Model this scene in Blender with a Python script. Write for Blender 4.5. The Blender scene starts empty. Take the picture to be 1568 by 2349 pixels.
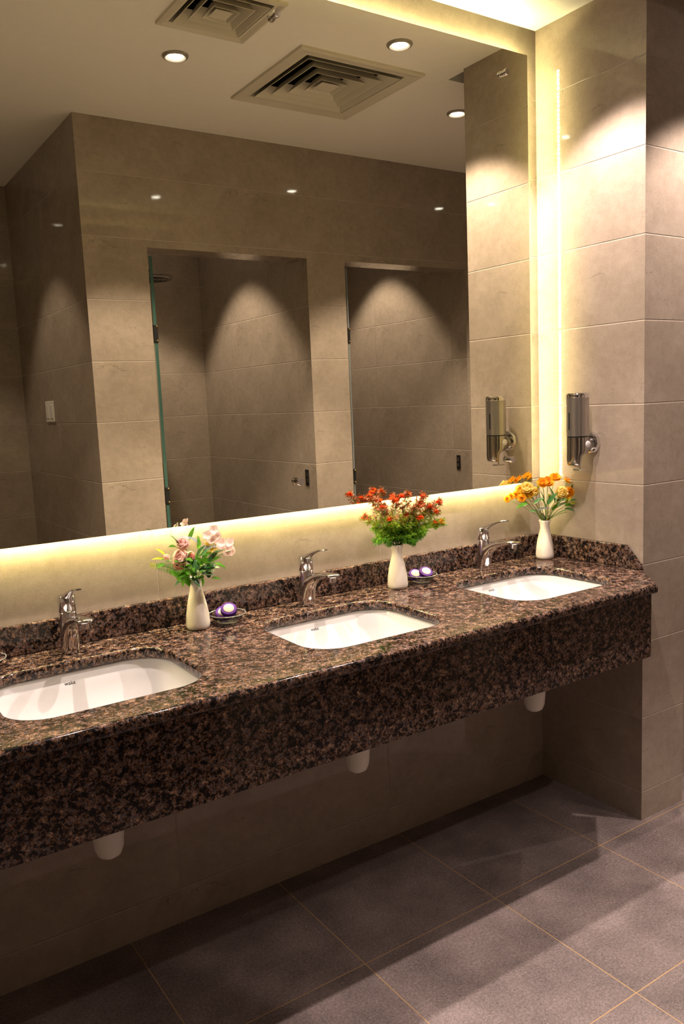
import bpy, bmesh, math, random
from mathutils import Vector, Matrix, Euler, noise as mnoise

scene = bpy.context.scene
COL = scene.collection
PI = math.pi
R_ = math.radians

# ------------------------------------------------------------------ camera
H = 3.077            # ceiling height
D = 0.507            # depth of the vanity niche
MY = 0.047           # mirror plane distance from the back wall
ZC = 1.0             # counter top
cam_d = bpy.data.cameras.new('camera')
cam = bpy.data.objects.new('camera', cam_d)
COL.objects.link(cam)
cam_d.sensor_fit = 'HORIZONTAL'
cam_d.sensor_width = 36
cam_d.lens = 43.22
cam_d.clip_start = 0.02
Rm = [[0.830019, -0.556103, -0.042651], [-0.109492, -0.087484, -0.99013], [0.546883, 0.826496, -0.133502]]
right, down, fwd = Vector(Rm[0]), Vector(Rm[1]), Vector(Rm[2])
m = Matrix.Identity(4)
for i in range(3):
    m[i][0] = right[i]; m[i][1] = -down[i]; m[i][2] = -fwd[i]
m.translation = Vector([-2.5936, -2.4028, 1.6723])
cam.matrix_world = m
scene.camera = cam

# ------------------------------------------------------------------ world / view
w = bpy.data.worlds.new('world'); scene.world = w
w.use_nodes = True
w.node_tree.nodes['Background'].inputs[0].default_value = (1.0, 0.86, 0.7, 1)
w.node_tree.nodes['Background'].inputs[1].default_value = 0.001
scene.view_settings.view_transform = 'Standard'
scene.view_settings.look = 'None'
scene.view_settings.gamma = 1
scene.view_settings.exposure = 0.0
try:
    scene.view_settings.use_curve_mapping = False
except Exception:
    pass
try:
    cy = scene.cycles
    cy.use_denoising = True
    cy.max_bounces = 10
    cy.diffuse_bounces = 3
    cy.glossy_bounces = 6
    cy.transmission_bounces = 8
    cy.sample_clamp_indirect = 6.0
    cy.blur_glossy = 1.0
except Exception:
    pass

SPOT_W = 165.0
SPOT_COL = (1.0, 0.83, 0.755)
SPOTS = [  # x, y, power factor, label
    (-1.145, -0.95, 0.9, 'recessed round downlight in the ceiling left of the large square air vent'),
    (0.349, -0.94, 1.12, 'recessed round downlight in the ceiling in front of the tiled pier'),
    (-0.403, -0.439, 1.2, 'recessed round downlight in the ceiling close to the mirror above the right basin'),
    (-1.9, -0.439, 1.1, 'recessed round downlight in the ceiling close to the mirror above the left basin'),
    (-1.9, -2.3, 0.26, 'recessed round downlight in the ceiling of the corridor by the light switches'),
    (-0.60, -2.5, 0.70, 'recessed round downlight in the ceiling of the shower with the round rain head'),
    (1.62, -0.95, 0.4, 'unseen round downlight added in the ceiling at the far right for bounce light'),  # added out of view, its bounce lifts the ceiling; kept weak on the floor
    (0.68, -2.6, 0.65, 'recessed round downlight in the ceiling of the shower nearest the pier'),
]
LED_STRENGTH = 185.0
LED_COL = (1.0, 0.86, 0.40)

# ------------------------------------------------------------------ helpers
def tag(o, label=None, cat=None, group=None, kind=None):
    if label: o['label'] = label
    if cat: o['category'] = cat
    if group: o['group'] = group
    if kind: o['kind'] = kind
    return o

def empty(name, loc=(0, 0, 0), rz=0.0):
    o = bpy.data.objects.new(name, None)
    COL.objects.link(o)
    o.location = loc
    o.rotation_euler = (0, 0, rz)
    o.empty_display_size = 0.05
    return o

def obj(name, bm, mat, parent=None, smooth=None, loc=None, rot=None, bevel=None):
    me = bpy.data.meshes.new(name)
    bmesh.ops.recalc_face_normals(bm, faces=bm.faces[:]) if smooth is not False and False else None
    bm.to_mesh(me); bm.free()
    for mt in (mat if isinstance(mat, (list, tuple)) else [mat]):
        me.materials.append(mt)
    if smooth:
        me.shade_smooth()
        me.set_sharp_from_angle(angle=R_(smooth if smooth is not True else 40))
    o = bpy.data.objects.new(name, me)
    COL.objects.link(o)
    if parent is not None: o.parent = parent
    if loc is not None: o.location = loc
    if rot is not None: o.rotation_euler = rot
    if bevel:
        b = o.modifiers.new('bevel', 'BEVEL'); b.width = bevel; b.segments = 2; b.limit_method = 'ANGLE'
    return o

def box(bm, x0, x1, y0, y1, z0, z1, mi=0):
    vs = [bm.verts.new(p) for p in ((x0,y0,z0),(x1,y0,z0),(x1,y1,z0),(x0,y1,z0),(x0,y0,z1),(x1,y0,z1),(x1,y1,z1),(x0,y1,z1))]
    fs = []
    for f in ((0,3,2,1),(4,5,6,7),(0,1,5,4),(1,2,6,5),(2,3,7,6),(3,0,4,7)):
        fc = bm.faces.new([vs[i] for i in f]); fc.material_index = mi; fs.append(fc)
    return fs

def lathe(bm, prof, seg=32, c=(0,0,0), mi=0, cap_first=False, cap_last=False, M=None):
    rings = []
    for r, z in prof:
        ring = []
        for k in range(seg):
            a = 2*PI*k/seg
            p = Vector((r*math.cos(a), r*math.sin(a), z))
            if M is not None: p = M @ p
            ring.append(bm.verts.new(p + Vector(c)))
        rings.append(ring)
    for a, b in zip(rings, rings[1:]):
        for k in range(seg):
            f = bm.faces.new((a[k], a[(k+1) % seg], b[(k+1) % seg], b[k])); f.material_index = mi
    if cap_first: bm.faces.new(rings[0][::-1]).material_index = mi
    if cap_last: bm.faces.new(rings[-1]).material_index = mi
    return rings

def catmull(pts, n=6):
    P = [Vector(p) for p in pts]
    out = []
    for i in range(len(P)-1):
        p0 = P[max(i-1, 0)]; p1 = P[i]; p2 = P[i+1]; p3 = P[min(i+2, len(P)-1)]
        for k in range(n):
            t = k/n
            out.append(0.5*((2*p1)+(p2-p0)*t+(2*p0-5*p1+4*p2-p3)*t*t+(3*p1-p0-3*p2+p3)*t**3))
    out.append(P[-1])
    return out

def tube(bm, pts, radii, seg=10, mi=0, flat=None, up=Vector((1, 0, 0))):
    """flat: list of (a, b) half sizes across `up` and the other normal"""
    n = len(pts)
    rings = []
    for i in range(n):
        p = Vector(pts[i])
        d = (Vector(pts[min(i+1, n-1)]) - Vector(pts[max(i-1, 0)]))
        if d.length < 1e-9: d = Vector((0, 0, 1))
        d.normalize()
        u = up - d*up.dot(d)
        if u.length < 1e-4: u = Vector((0, 1, 0)) - d*d.y
        u.normalize(); v = d.cross(u)
        if flat: a, b = flat[i]
        else: a = b = radii[i] if isinstance(radii, (list, tuple)) else radii
        rings.append([bm.verts.new(p + u*a*math.cos(2*PI*k/seg) + v*b*math.sin(2*PI*k/seg)) for k in range(seg)])
    for A, B in zip(rings, rings[1:]):
        for k in range(seg):
            f = bm.faces.new((A[k], A[(k+1) % seg], B[(k+1) % seg], B[k])); f.material_index = mi
    bm.faces.new(rings[0][::-1]).material_index = mi
    bm.faces.new(rings[-1]).material_index = mi

def lerp_list(vals, n):
    m_ = len(vals)-1
    out = []
    for i in range(n):
        t = i/(n-1)*m_; k = min(int(t), m_-1); f = t-k
        a, b = vals[k], vals[k+1]
        out.append(tuple(a[j]+(b[j]-a[j])*f for j in range(len(a))) if isinstance(a, tuple) else a+(b-a)*f)
    return out

def rrect(hx, hy, r, n=8):
    pts = []
    for cx, cy, a0 in ((hx-r, hy-r, 0), (-hx+r, hy-r, 90), (-hx+r, -hy+r, 180), (hx-r, -hy+r, 270)):
        for k in range(n+1):
            a = R_(a0+90*k/n)
            pts.append((cx+r*math.cos(a), cy+r*math.sin(a)))
    return pts

def set_uv(o, ox=0.0, oy=0.0):
    """metres as UV: faces looking along x use (y-oy, z), along y use (x-ox, z), flat ones use (x, y)"""
    me = o.data
    uv = me.uv_layers.new(name='UVMap')
    for p in me.polygons:
        n = p.normal
        for li in p.loop_indices:
            c = me.vertices[me.loops[li].vertex_index].co
            if abs(n.x) > 0.7: uv.data[li].uv = (c.y-oy, c.z)
            elif abs(n.y) > 0.7: uv.data[li].uv = (c.x-ox, c.z)
            else: uv.data[li].uv = (c.x-ox, c.y-oy)

# ------------------------------------------------------------------ materials
def nt(name):
    mt = bpy.data.materials.new(name); mt.use_nodes = True
    t = mt.node_tree
    return mt, t, t.nodes['Principled BSDF']

class NB:
    def __init__(s, t): s.t = t
    def n(s, typ, **kw):
        nd = s.t.nodes.new(typ)
        for k, v in kw.items(): setattr(nd, k, v)
        return nd
    def link(s, a, b): s.t.links.new(a, b)
    def math(s, op, a, b=None, c=None, clamp=False):
        nd = s.n('ShaderNodeMath', operation=op, use_clamp=clamp)
        for i, x in enumerate((a, b, c)):
            if x is None: continue
            if isinstance(x, (int, float)): nd.inputs[i].default_value = x
            else: s.link(x, nd.inputs[i])
        return nd.outputs[0]
    def smooth(s, x, lo, hi, a=0.0, b=1.0):
        nd = s.n('ShaderNodeMapRange', interpolation_type='SMOOTHSTEP')
        s.link(x, nd.inputs[0])
        for i, q in enumerate((lo, hi, a, b)): nd.inputs[i+1].default_value = q
        return nd.outputs[0]
    def noise(s, vec, scale, detail=4, rough=0.55, dist=0.0):
        nd = s.n('ShaderNodeTexNoise')
        s.link(vec, nd.inputs['Vector'])
        nd.inputs['Scale'].default_value = scale; nd.inputs['Detail'].default_value = detail
        nd.inputs['Roughness'].default_value = rough; nd.inputs['Distortion'].default_value = dist
        return nd.outputs[0]
    def ramp(s, x, stops, interp='LINEAR'):
        nd = s.n('ShaderNodeValToRGB'); nd.color_ramp.interpolation = interp
        e = nd.color_ramp.elements
        while len(e) < len(stops): e.new(0.5)
        for el, (p, c) in zip(e, stops):
            el.position = p; el.color = (*c, 1)
        s.link(x, nd.inputs[0])
        return nd.outputs[0]
    def mix(s, f, a, b, blend='MIX'):
        nd = s.n('ShaderNodeMix', data_type='RGBA', blend_type=blend)
        if isinstance(f, (int, float)): nd.inputs[0].default_value = f
        else: s.link(f, nd.inputs[0])
        for i, x in ((6, a), (7, b)):
            if isinstance(x, tuple): nd.inputs[i].default_value = (*x, 1)
            else: s.link(x, nd.inputs[i])
        return nd.outputs[2]
    def bump(s, h, strength=0.3, dist=0.002):
        nd = s.n('ShaderNodeBump'); s.link(h, nd.inputs['Height'])
        nd.inputs['Strength'].default_value = strength; nd.inputs['Distance'].default_value = dist
        return nd.outputs[0]

def simple(name, col, rough=0.5, metal=0.0, spec=0.5, coat=0.0, trans=0.0, ior=1.45, sss=0.0):
    mt, t, b = nt(name)
    b.inputs['Base Color'].default_value = (*col, 1)
    b.inputs['Roughness'].default_value = rough
    b.inputs['Metallic'].default_value = metal
    b.inputs['Specular IOR Level'].default_value = spec
    b.inputs['Coat Weight'].default_value = coat
    b.inputs['Transmission Weight'].default_value = trans
    b.inputs['IOR'].default_value = ior
    if sss:
        b.inputs['Subsurface Weight'].default_value = sss
        b.inputs['Subsurface Radius'].default_value = (0.01, 0.006, 0.004)
    return mt

def mottled(name, c0, c1, scale=40, rough=0.5, bump=0.0, trans=0.0):
    mt, t, b = nt(name); q = NB(t)
    tc = q.n('ShaderNodeTexCoord').outputs['Object']
    f = q.noise(tc, scale, 4)
    q.link(q.ramp(f, [(0.3, c0), (0.7, c1)]), b.inputs['Base Color'])
    b.inputs['Roughness'].default_value = rough
    if bump: q.link(q.bump(f, bump, 0.001), b.inputs['Normal'])
    return mt

TH, TW, HS = 0.3, 0.857, 0.117

def tile_material(name, base, dark, light, rough=0.045):
    mt, t, b = nt(name); q = NB(t)
    uv = q.n('ShaderNodeUVMap').outputs[0]
    sep = q.n('ShaderNodeSeparateXYZ'); q.link(uv, sep.inputs[0])
    u, v = sep.outputs[0], sep.outputs[1]
    vv = q.math('DIVIDE', q.math('SUBTRACT', v, HS), TH)
    uu = q.math('DIVIDE', u, TW)
    fv = q.math('FRACT', q.math('ADD', vv, 50.0)); fu = q.math('FRACT', q.math('ADD', uu, 50.0))
    iv = q.math('FLOOR', vv); iu = q.math('FLOOR', uu)
    # distance to the joints in metres
    dv = q.math('MULTIPLY', q.math('MINIMUM', fv, q.math('SUBTRACT', 1.0, fv)), TH)
    du = q.math('MULTIPLY', q.math('MINIMUM', fu, q.math('SUBTRACT', 1.0, fu)), TW)
    dj = q.math('MINIMUM', dv, q.math('ADD', du, 0.0006))
    height = q.smooth(dj, 0.0006, 0.0032)
    joint = q.smooth(dj, 0.0010, 0.0022, 1.0, 0.0)
    # two printed faces alternate between tiles, so veins repeat
    par = q.math('MODULO', q.math('ADD', q.math('ADD', iv, q.math('MULTIPLY', iu, 3.0)), 40.0), 2.0)
    com = q.n('ShaderNodeCombineXYZ')
    q.link(q.math('MULTIPLY', fu, TW), com.inputs[0]); q.link(q.math('MULTIPLY', fv, TH), com.inputs[1])
    q.link(q.math('MULTIPLY', par, 3.7), com.inputs[2])
    P = com.outputs[0]
    geo = q.n('ShaderNodeNewGeometry').outputs['Position']
    cloud = q.noise(P, 5.0, 5, 0.6, 0.4)
    fine = q.noise(geo, 170.0, 4, 0.7)
    mid = q.noise(P, 34.0, 5, 0.65)
    col = q.ramp(q.math('ADD', q.math('MULTIPLY', cloud, 0.42), q.math('ADD', q.math('MULTIPLY', mid, 0.30), q.math('MULTIPLY', fine, 0.30))),
                 [(0.36, dark), (0.52, base), (0.68, light)])
    # veins: thin crack lines
    wob = q.noise(P, 7.0, 4, 0.6)
    wc = q.n('ShaderNodeVectorMath', operation='ADD'); q.link(P, wc.inputs[0])
    sc = q.n('ShaderNodeVectorMath', operation='SCALE'); 
    nz = q.n('ShaderNodeTexNoise'); q.link(P, nz.inputs['Vector']); nz.inputs['Scale'].default_value = 9; nz.inputs['Detail'].default_value = 5
    q.link(nz.outputs[1], sc.inputs[0]); sc.inputs['Scale'].default_value = 0.16; q.link(sc.outputs[0], wc.inputs[1])
    vo = q.n('ShaderNodeTexVoronoi', feature='DISTANCE_TO_EDGE'); q.link(wc.outputs[0], vo.inputs['Vector']); vo.inputs['Scale'].default_value = 3.4
    vein = q.smooth(vo.outputs['Distance'], 0.001, 0.006, 1.0, 0.0)
    mask = q.smooth(q.noise(P, 4.3, 2, 0.5), 0.53, 0.62)
    vein = q.math('MULTIPLY', q.math('MULTIPLY', vein, mask), 0.55)
    col = q.mix(vein, col, tuple(c*0.35 for c in dark))
    col = q.mix(q.math('MULTIPLY', joint, 0.85), col, tuple(min(1, c*1.15) for c in light))
    q.link(col, b.inputs['Base Color'])
    rr = q.math('ADD', rough-0.02, q.math('MULTIPLY', mid, 0.04))
    q.link(q.math('ADD', rr, q.math('MULTIPLY', joint, 0.5)), b.inputs['Roughness'])
    hh = q.math('ADD', height, q.math('MULTIPLY', mid, 0.012))
    q.link(q.bump(hh, 0.9, 0.0022), b.inputs['Normal'])
    b.inputs['Specular IOR Level'].default_value = 0.5
    return mt

def floor_material():
    mt, t, b = nt('grey_stone_floor_tile'); q = NB(t)
    geo = q.n('ShaderNodeTexCoord').outputs['Object']
    sep = q.n('ShaderNodeSeparateXYZ'); q.link(geo, sep.inputs[0])
    px, py = 0.5355, 0.5545
    fu = q.math('FRACT', q.math('ADD', q.math('DIVIDE', q.math('ADD', sep.outputs[0], 0.268), px), 50.0))
    fv = q.math('FRACT', q.math('ADD', q.math('DIVIDE', q.math('ADD', sep.outputs[1], 0.527), py), 50.0))
    du = q.math('MULTIPLY', q.math('MINIMUM', fu, q.math('SUBTRACT', 1.0, fu)), px)
    dv = q.math('MULTIPLY', q.math('MINIMUM', fv, q.math('SUBTRACT', 1.0, fv)), py)
    dj = q.math('MINIMUM', du, dv)
    joint = q.smooth(dj, 0.0011, 0.0018, 1.0, 0.0)
    iu = q.math('FLOOR', q.math('DIVIDE', q.math('ADD', sep.outputs[0], 0.268), px))
    iv = q.math('FLOOR', q.math('DIVIDE', q.math('ADD', sep.outputs[1], 0.527), py))
    com = q.n('ShaderNodeCombineXYZ'); q.link(iu, com.inputs[0]); q.link(iv, com.inputs[1])
    wn = q.n('ShaderNodeTexWhiteNoise'); q.link(com.outputs[0], wn.inputs['Vector'])
    big = q.noise(geo, 4.0, 5, 0.6); fine = q.noise(geo, 120.0, 5, 0.75); speck = q.noise(geo, 260.0, 2, 0.5)
    mix = q.math('ADD', q.math('ADD', q.math('MULTIPLY', big, 0.35), q.math('MULTIPLY', fine, 0.40)),
                 q.math('ADD', q.math('MULTIPLY', speck, 0.25), q.math('MULTIPLY', q.math('SUBTRACT', wn.outputs[0], 0.5), 0.05)))
    col = q.ramp(mix, [(0.36, (0.055, 0.041, 0.037)), (0.5, (0.165, 0.128, 0.118)), (0.64, (0.33, 0.258, 0.24))])
    col = q.mix(joint, col, (0.42, 0.26, 0.11))
    q.link(col, b.inputs['Base Color'])
    b.inputs['Roughness'].default_value = 0.48
    hh = q.math('ADD', q.math('MULTIPLY', fine, 0.8), q.math('MULTIPLY', q.math('SUBTRACT', 1.0, joint), 0.5))
    q.link(q.bump(hh, 0.35, 0.002), b.inputs['Normal'])
    return mt

def granite_material():
    mt, t, b = nt('brown_granite'); q = NB(t)
    tc = q.n('ShaderNodeTexCoord').outputs['Object']
    nz = q.n('ShaderNodeTexNoise'); q.link(tc, nz.inputs['Vector']); nz.inputs['Scale'].default_value = 75; nz.inputs['Detail'].default_value = 5
    sc = q.n('ShaderNodeVectorMath', operation='SCALE'); q.link(nz.outputs[1], sc.inputs[0]); sc.inputs['Scale'].default_value = 0.012
    ad = q.n('ShaderNodeVectorMath', operation='ADD'); q.link(tc, ad.inputs[0]); q.link(sc.outputs[0], ad.inputs[1])
    vo = q.n('ShaderNodeTexVoronoi', feature='F1'); q.link(ad.outputs[0], vo.inputs['Vector']); vo.inputs['Scale'].default_value = 135
    sepc = q.n('ShaderNodeSeparateColor'); q.link(vo.outputs['Color'], sepc.inputs[0])
    vo2 = q.n('ShaderNodeTexVoronoi', feature='F1'); q.link(ad.outputs[0], vo2.inputs['Vector']); vo2.inputs['Scale'].default_value = 280
    sep2 = q.n('ShaderNodeSeparateColor'); q.link(vo2.outputs['Color'], sep2.inputs[0])
    patch = q.noise(tc, 42.0, 4, 0.65)
    f = q.math('ADD', q.math('ADD', q.math('MULTIPLY', sepc.outputs[0], 0.46), q.math('MULTIPLY', sep2.outputs[0], 0.30)), q.math('MULTIPLY', q.math('SUBTRACT', patch, 0.42), 1.5))
    col = q.ramp(f, [(0.0, (0.003, 0.0026, 0.003)), (0.34, (0.005, 0.0045, 0.005)), (0.41, (0.022, 0.012, 0.008)), (0.50, (0.070, 0.034, 0.017)),
                     (0.58, (0.18, 0.083, 0.037)), (0.65, (0.085, 0.086, 0.102)), (0.72, (0.052, 0.050, 0.060)), (0.82, (0.27, 0.14, 0.072)), (0.95, (0.32, 0.205, 0.135))])
    fine = q.noise(tc, 330.0, 3, 0.7)
    col = q.mix(q.smooth(fine, 0.50, 0.60, 0.0, 0.8), col, (0.012, 0.010, 0.010))
    q.link(col, b.inputs['Base Color'])
    b.inputs['Roughness'].default_value = 0.10
    b.inputs['Specular IOR Level'].default_value = 0.22
    return mt

def emission(name, col, strength):
    mt = bpy.data.materials.new(name); mt.use_nodes = True
    t = mt.node_tree; t.nodes.clear()
    e = t.nodes.new('ShaderNodeEmission'); e.inputs[0].default_value = (*col, 1); e.inputs[1].default_value = strength
    o = t.nodes.new('ShaderNodeOutputMaterial'); t.links.new(e.outputs[0], o.inputs[0])
    return mt

def led_material(axis):
    mt = bpy.data.materials.new('warm_led_tape_' + 'xyz'[axis]); mt.use_nodes = True
    t = mt.node_tree; t.nodes.clear(); q = NB(t)
    tc = q.n('ShaderNodeTexCoord').outputs['Object']
    sep = q.n('ShaderNodeSeparateXYZ'); q.link(tc, sep.inputs[0])
    fr = q.math('FRACT', q.math('MULTIPLY', q.math('ADD', sep.outputs[axis], 20.0), 60.0))
    on = q.smooth(q.math('ABSOLUTE', q.math('SUBTRACT', fr, 0.5)), 0.16, 0.24, 1.0, 0.0)
    e = q.n('ShaderNodeEmission'); e.inputs[0].default_value = (*LED_COL, 1)
    q.link(q.math('MULTIPLY', q.math('ADD', q.math('MULTIPLY', on, 1.9), 0.15), LED_STRENGTH), e.inputs[1])
    o = q.n('ShaderNodeOutputMaterial'); q.link(e.outputs[0], o.inputs[0])
    return mt

def mirror_material():
    mt = bpy.data.materials.new('mirror_silver'); mt.use_nodes = True
    t = mt.node_tree; t.nodes.clear()
    g = t.nodes.new('ShaderNodeBsdfGlossy'); g.inputs['Color'].default_value = (0.90, 0.89, 0.72, 1); g.inputs['Roughness'].default_value = 0.0
    o = t.nodes.new('ShaderNodeOutputMaterial'); t.links.new(g.outputs[0], o.inputs[0])
    return mt

def petal_mat(name, c0, c1, scale=40, rough=0.5, bump=0.0, trans=0.0):
    mt = bpy.data.materials.new(name); mt.use_nodes = True
    t = mt.node_tree; t.nodes.clear(); q = NB(t)
    f = q.noise(q.n('ShaderNodeTexCoord').outputs['Object'], scale, 4)
    col = q.ramp(f, [(0.3, c0), (0.7, c1)])
    d = q.n('ShaderNodeBsdfDiffuse'); tr = q.n('ShaderNodeBsdfTranslucent')
    q.link(col, d.inputs[0]); q.link(col, tr.inputs[0])
    mx = q.n('ShaderNodeMixShader'); mx.inputs[0].default_value = 0.55
    q.link(d.outputs[0], mx.inputs[1]); q.link(tr.outputs[0], mx.inputs[2])
    o = q.n('ShaderNodeOutputMaterial'); q.link(mx.outputs[0], o.inputs[0])
    return mt

M = {}
M['tile'] = tile_material('beige_marble_wall_tile', (0.305, 0.246, 0.192), (0.235, 0.186, 0.142), (0.37, 0.302, 0.24))
M['floor'] = floor_material()
M['granite'] = granite_material()
M['ceiling'] = mottled('white_ceiling_paint', (0.88, 0.84, 0.76), (0.90, 0.86, 0.78), 30, 0.8)
M['mirror'] = mirror_material()
M['glass_edge'] = simple('green_glass_edge', (0.28, 0.36, 0.16), 0.2)
M['backing'] = simple('grey_backing', (0.25, 0.24, 0.22), 0.6)
M['ceramic'] = simple('white_glazed_ceramic', (0.68, 0.66, 0.635), 0.08, coat=0.3)
M['chrome'] = simple('polished_chrome', (0.80, 0.80, 0.82), 0.06, 1.0)
M['brushed'] = simple('brushed_steel', (0.48, 0.46, 0.44), 0.32, 1.0)
M['dark_steel'] = simple('dark_polished_steel', (0.42, 0.40, 0.38), 0.16, 1.0)
M['black'] = simple('black_plastic', (0.012, 0.012, 0.012), 0.35)
M['white_plastic'] = simple('white_plastic', (0.70, 0.67, 0.60), 0.4)
M['grey_plastic'] = simple('pale_grey_plastic', (0.62, 0.61, 0.60), 0.4)
M['vent'] = simple('cream_painted_metal', (0.62, 0.57, 0.46), 0.5)
M['duct'] = simple('black_duct_lining', (0.01, 0.01, 0.01), 0.9)
M['lens'] = emission('lit_lamp_lens', (1.0, 0.93, 0.90), 40.0)
M['trim_ring'] = simple('satin_lamp_trim', (0.30, 0.27, 0.23), 0.4, 0.2)
M['vase'] = mottled('cream_glazed_porcelain', (0.70, 0.62, 0.52), (0.76, 0.69, 0.59), 14, 0.10)
M['clear_glass'] = simple('clear_glass', (0.95, 0.97, 0.95), 0.02, trans=1.0, ior=1.45)
M['rim_glass'] = simple('thick_rim_glass', (0.72, 0.70, 0.62), 0.05, trans=0.7, ior=1.5)
M['door_glass'] = simple('clear_door_glass', (0.90, 0.97, 0.94), 0.0, trans=1.0, ior=1.1)
M['door_edge'] = simple('teal_glass_edge', (0.04, 0.095, 0.075), 0.15)
M['grey_edge'] = simple('grey_glass_edge', (0.16, 0.18, 0.19), 0.2)
M['brass'] = simple('gold_hinge_metal', (0.55, 0.42, 0.18), 0.25, 1.0)
M['purple'] = simple('purple_soap_wrapper', (0.055, 0.004, 0.15), 0.55, spec=0.2)
M['cream_label'] = simple('cream_paper_label', (0.50, 0.46, 0.37), 0.6, spec=0.2)
M['ink'] = simple('black_print', (0.01, 0.01, 0.012), 0.4)
M['stem'] = mottled('green_stem', (0.10, 0.20, 0.03), (0.18, 0.28, 0.06), 60, 0.5)
M['leaf'] = petal_mat('bright_green_leaf', (0.06, 0.22, 0.02), (0.16, 0.38, 0.04), 50, 0.4)
M['dark_leaf'] = mottled('dark_green_leaf', (0.015, 0.075, 0.012), (0.05, 0.15, 0.03), 50, 0.4)
M['yellow_leaf'] = petal_mat('yellow_green_leaf', (0.38, 0.42, 0.04), (0.50, 0.50, 0.06), 60, 0.45)
M['grey_leaf'] = petal_mat('blue_grey_leaf', (0.30, 0.36, 0.38), (0.42, 0.46, 0.46), 60, 0.5)
M['pink'] = petal_mat('pink_petal', (0.97, 0.70, 0.62), (0.98, 0.80, 0.73), 60, 0.5)
M['deep_pink'] = petal_mat('coral_petal', (0.96, 0.54, 0.42), (0.97, 0.64, 0.53), 60, 0.5)
M['pale_pink'] = petal_mat('pale_blush_petal', (0.86, 0.68, 0.60), (0.90, 0.78, 0.70), 60, 0.5)
M['mustard'] = petal_mat('mustard_filler', (0.45, 0.30, 0.02), (0.60, 0.42, 0.04), 80, 0.5)
M['red'] = petal_mat('scarlet_petal', (0.90, 0.09, 0.015), (0.96, 0.22, 0.04), 90, 0.45)
M['rust'] = mottled('rust_needle', (0.20, 0.05, 0.01), (0.36, 0.12, 0.02), 80, 0.5)
M['lime'] = petal_mat('lime_needle', (0.16, 0.30, 0.02), (0.36, 0.46, 0.04), 60, 0.5)
M['orange'] = petal_mat('orange_petal', (0.90, 0.42, 0.02), (0.95, 0.56, 0.05), 70, 0.45)
M['yellow'] = petal_mat('yellow_petal', (0.92, 0.62, 0.05), (0.95, 0.74, 0.14), 70, 0.45)
M['pale_yellow'] = petal_mat('pale_yellow_petal', (0.95, 0.76, 0.22), (0.97, 0.84, 0.38), 70, 0.45)

# ------------------------------------------------------------------ the setting
def struct(name, boxes, mat, ox=0.0, oy=0.0, uv=True):
    bm = bmesh.new()
    for b in boxes: box(bm, *b)
    o = obj(name, bm, mat)
    if uv: set_uv(o, ox, oy)
    tag(o, kind='structure')
    return o

XL, XR, YB = -3.3, 2.4, -3.22          # room limits
FY = -1.759                             # face of the shower block
PX = 0.261                              # right end of the tiled pier
struct('floor', [(XL-0.15, XR+0.15, YB-0.15, 0.15, -0.12, 0.0)], M['floor'], uv=False)
struct('wall_back', [(XL-0.15, 0.0, 0.0, 0.15, 0.0, H+0.4)], M['tile'], ox=0.016)
struct('wall_right_pier', [(0.0, PX, -D, 0.15, 0.0, H+0.4)], M['tile'], ox=-0.2, oy=0.03)
struct('wall_back_right', [(PX, XR+0.15, -0.36, 0.15, 0.0, H+0.4)], M['tile'], ox=0.2, oy=0.03)
struct('wall_left', [(XL-0.15, XL, YB, 0.0, 0.0, H+0.4)], M['tile'], oy=-0.2)
struct('wall_right', [(XR, XR+0.15, YB, -0.36, 0.0, H+0.4)], M['tile'], oy=-0.2)
struct('wall_front', [(XL-0.15, XR+0.15, YB-0.15, YB, 0.0, H+0.4)], M['tile'], ox=0.05)
struct('wall_shower_left', [(-1.33, -1.007, YB, FY, 0.0, H)], M['tile'], ox=0.381, oy=0.07)
struct('wall_shower_middle', [(-0.068, 0.190, YB, FY, 0.0, H)], M['tile'], ox=0.30, oy=-0.19)
struct('wall_shower_right', [(1.129, XR, YB, FY, 0.0, H)], M['tile'], ox=0.381, oy=-0.19)
struct('wall_shower_header', [(-1.007, -0.068, FY-0.16, FY, 2.48, H), (0.190, 1.129, FY-0.16, FY, 2.48, H)], M['tile'], ox=0.381, oy=0.0)

# ceiling with openings for the vents and for the shadow gap at the pier
VENTS = [(-0.434, -0.938, 0.315), (-1.145, -0.53, 0.178)]
holes = [(cx-hs*0.82, cx+hs*0.82, cy-hs*0.82, cy+hs*0.82) for cx, cy, hs in VENTS]
GAP = (0.02, 1.1, -0.632, -D)
holes.append(GAP)
xs = sorted({XL-0.15, XR+0.15, *[h[0] for h in holes], *[h[1] for h in holes]})
ys = sorted({YB-0.15, 0.15, *[h[2] for h in holes], *[h[3] for h in holes]})
bm = bmesh.new()
for i in range(len(xs)-1):
    for j in range(len(ys)-1):
        mx, my_ = (xs[i]+xs[i+1])/2, (ys[j]+ys[j+1])/2
        if any(h[0] < mx < h[1] and h[2] < my_ < h[3] for h in holes): continue
        box(bm, xs[i], xs[i+1], ys[j], ys[j+1], H, H+0.05)
bmesh.ops.remove_doubles(bm, verts=bm.verts[:], dist=1e-5)
# drop the inner faces shared by neighbouring cells
seen = {}
for f in bm.faces:
    k = tuple(round(c, 4) for c in f.calc_center_median())
    seen.setdefault(k, []).append(f)
bmesh.ops.delete(bm, geom=[f for fs in seen.values() if len(fs) > 1 for f in fs], context='FACES')
tag(obj('ceiling', bm, M['ceiling']), kind='structure')
struct('ceiling_void', [(XL-0.15, XR+0.15, YB-0.15, 0.15, H+0.4, H+0.45)], M['duct'], uv=False)
struct('trim_1', [(GAP[0]-0.02, GAP[1], GAP[2]-0.02, GAP[2], H+0.05, H+0.4), (GAP[0]-0.02, GAP[0], GAP[2], GAP[3], H+0.05, H+0.4)], M['ceiling'], uv=False)

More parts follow.
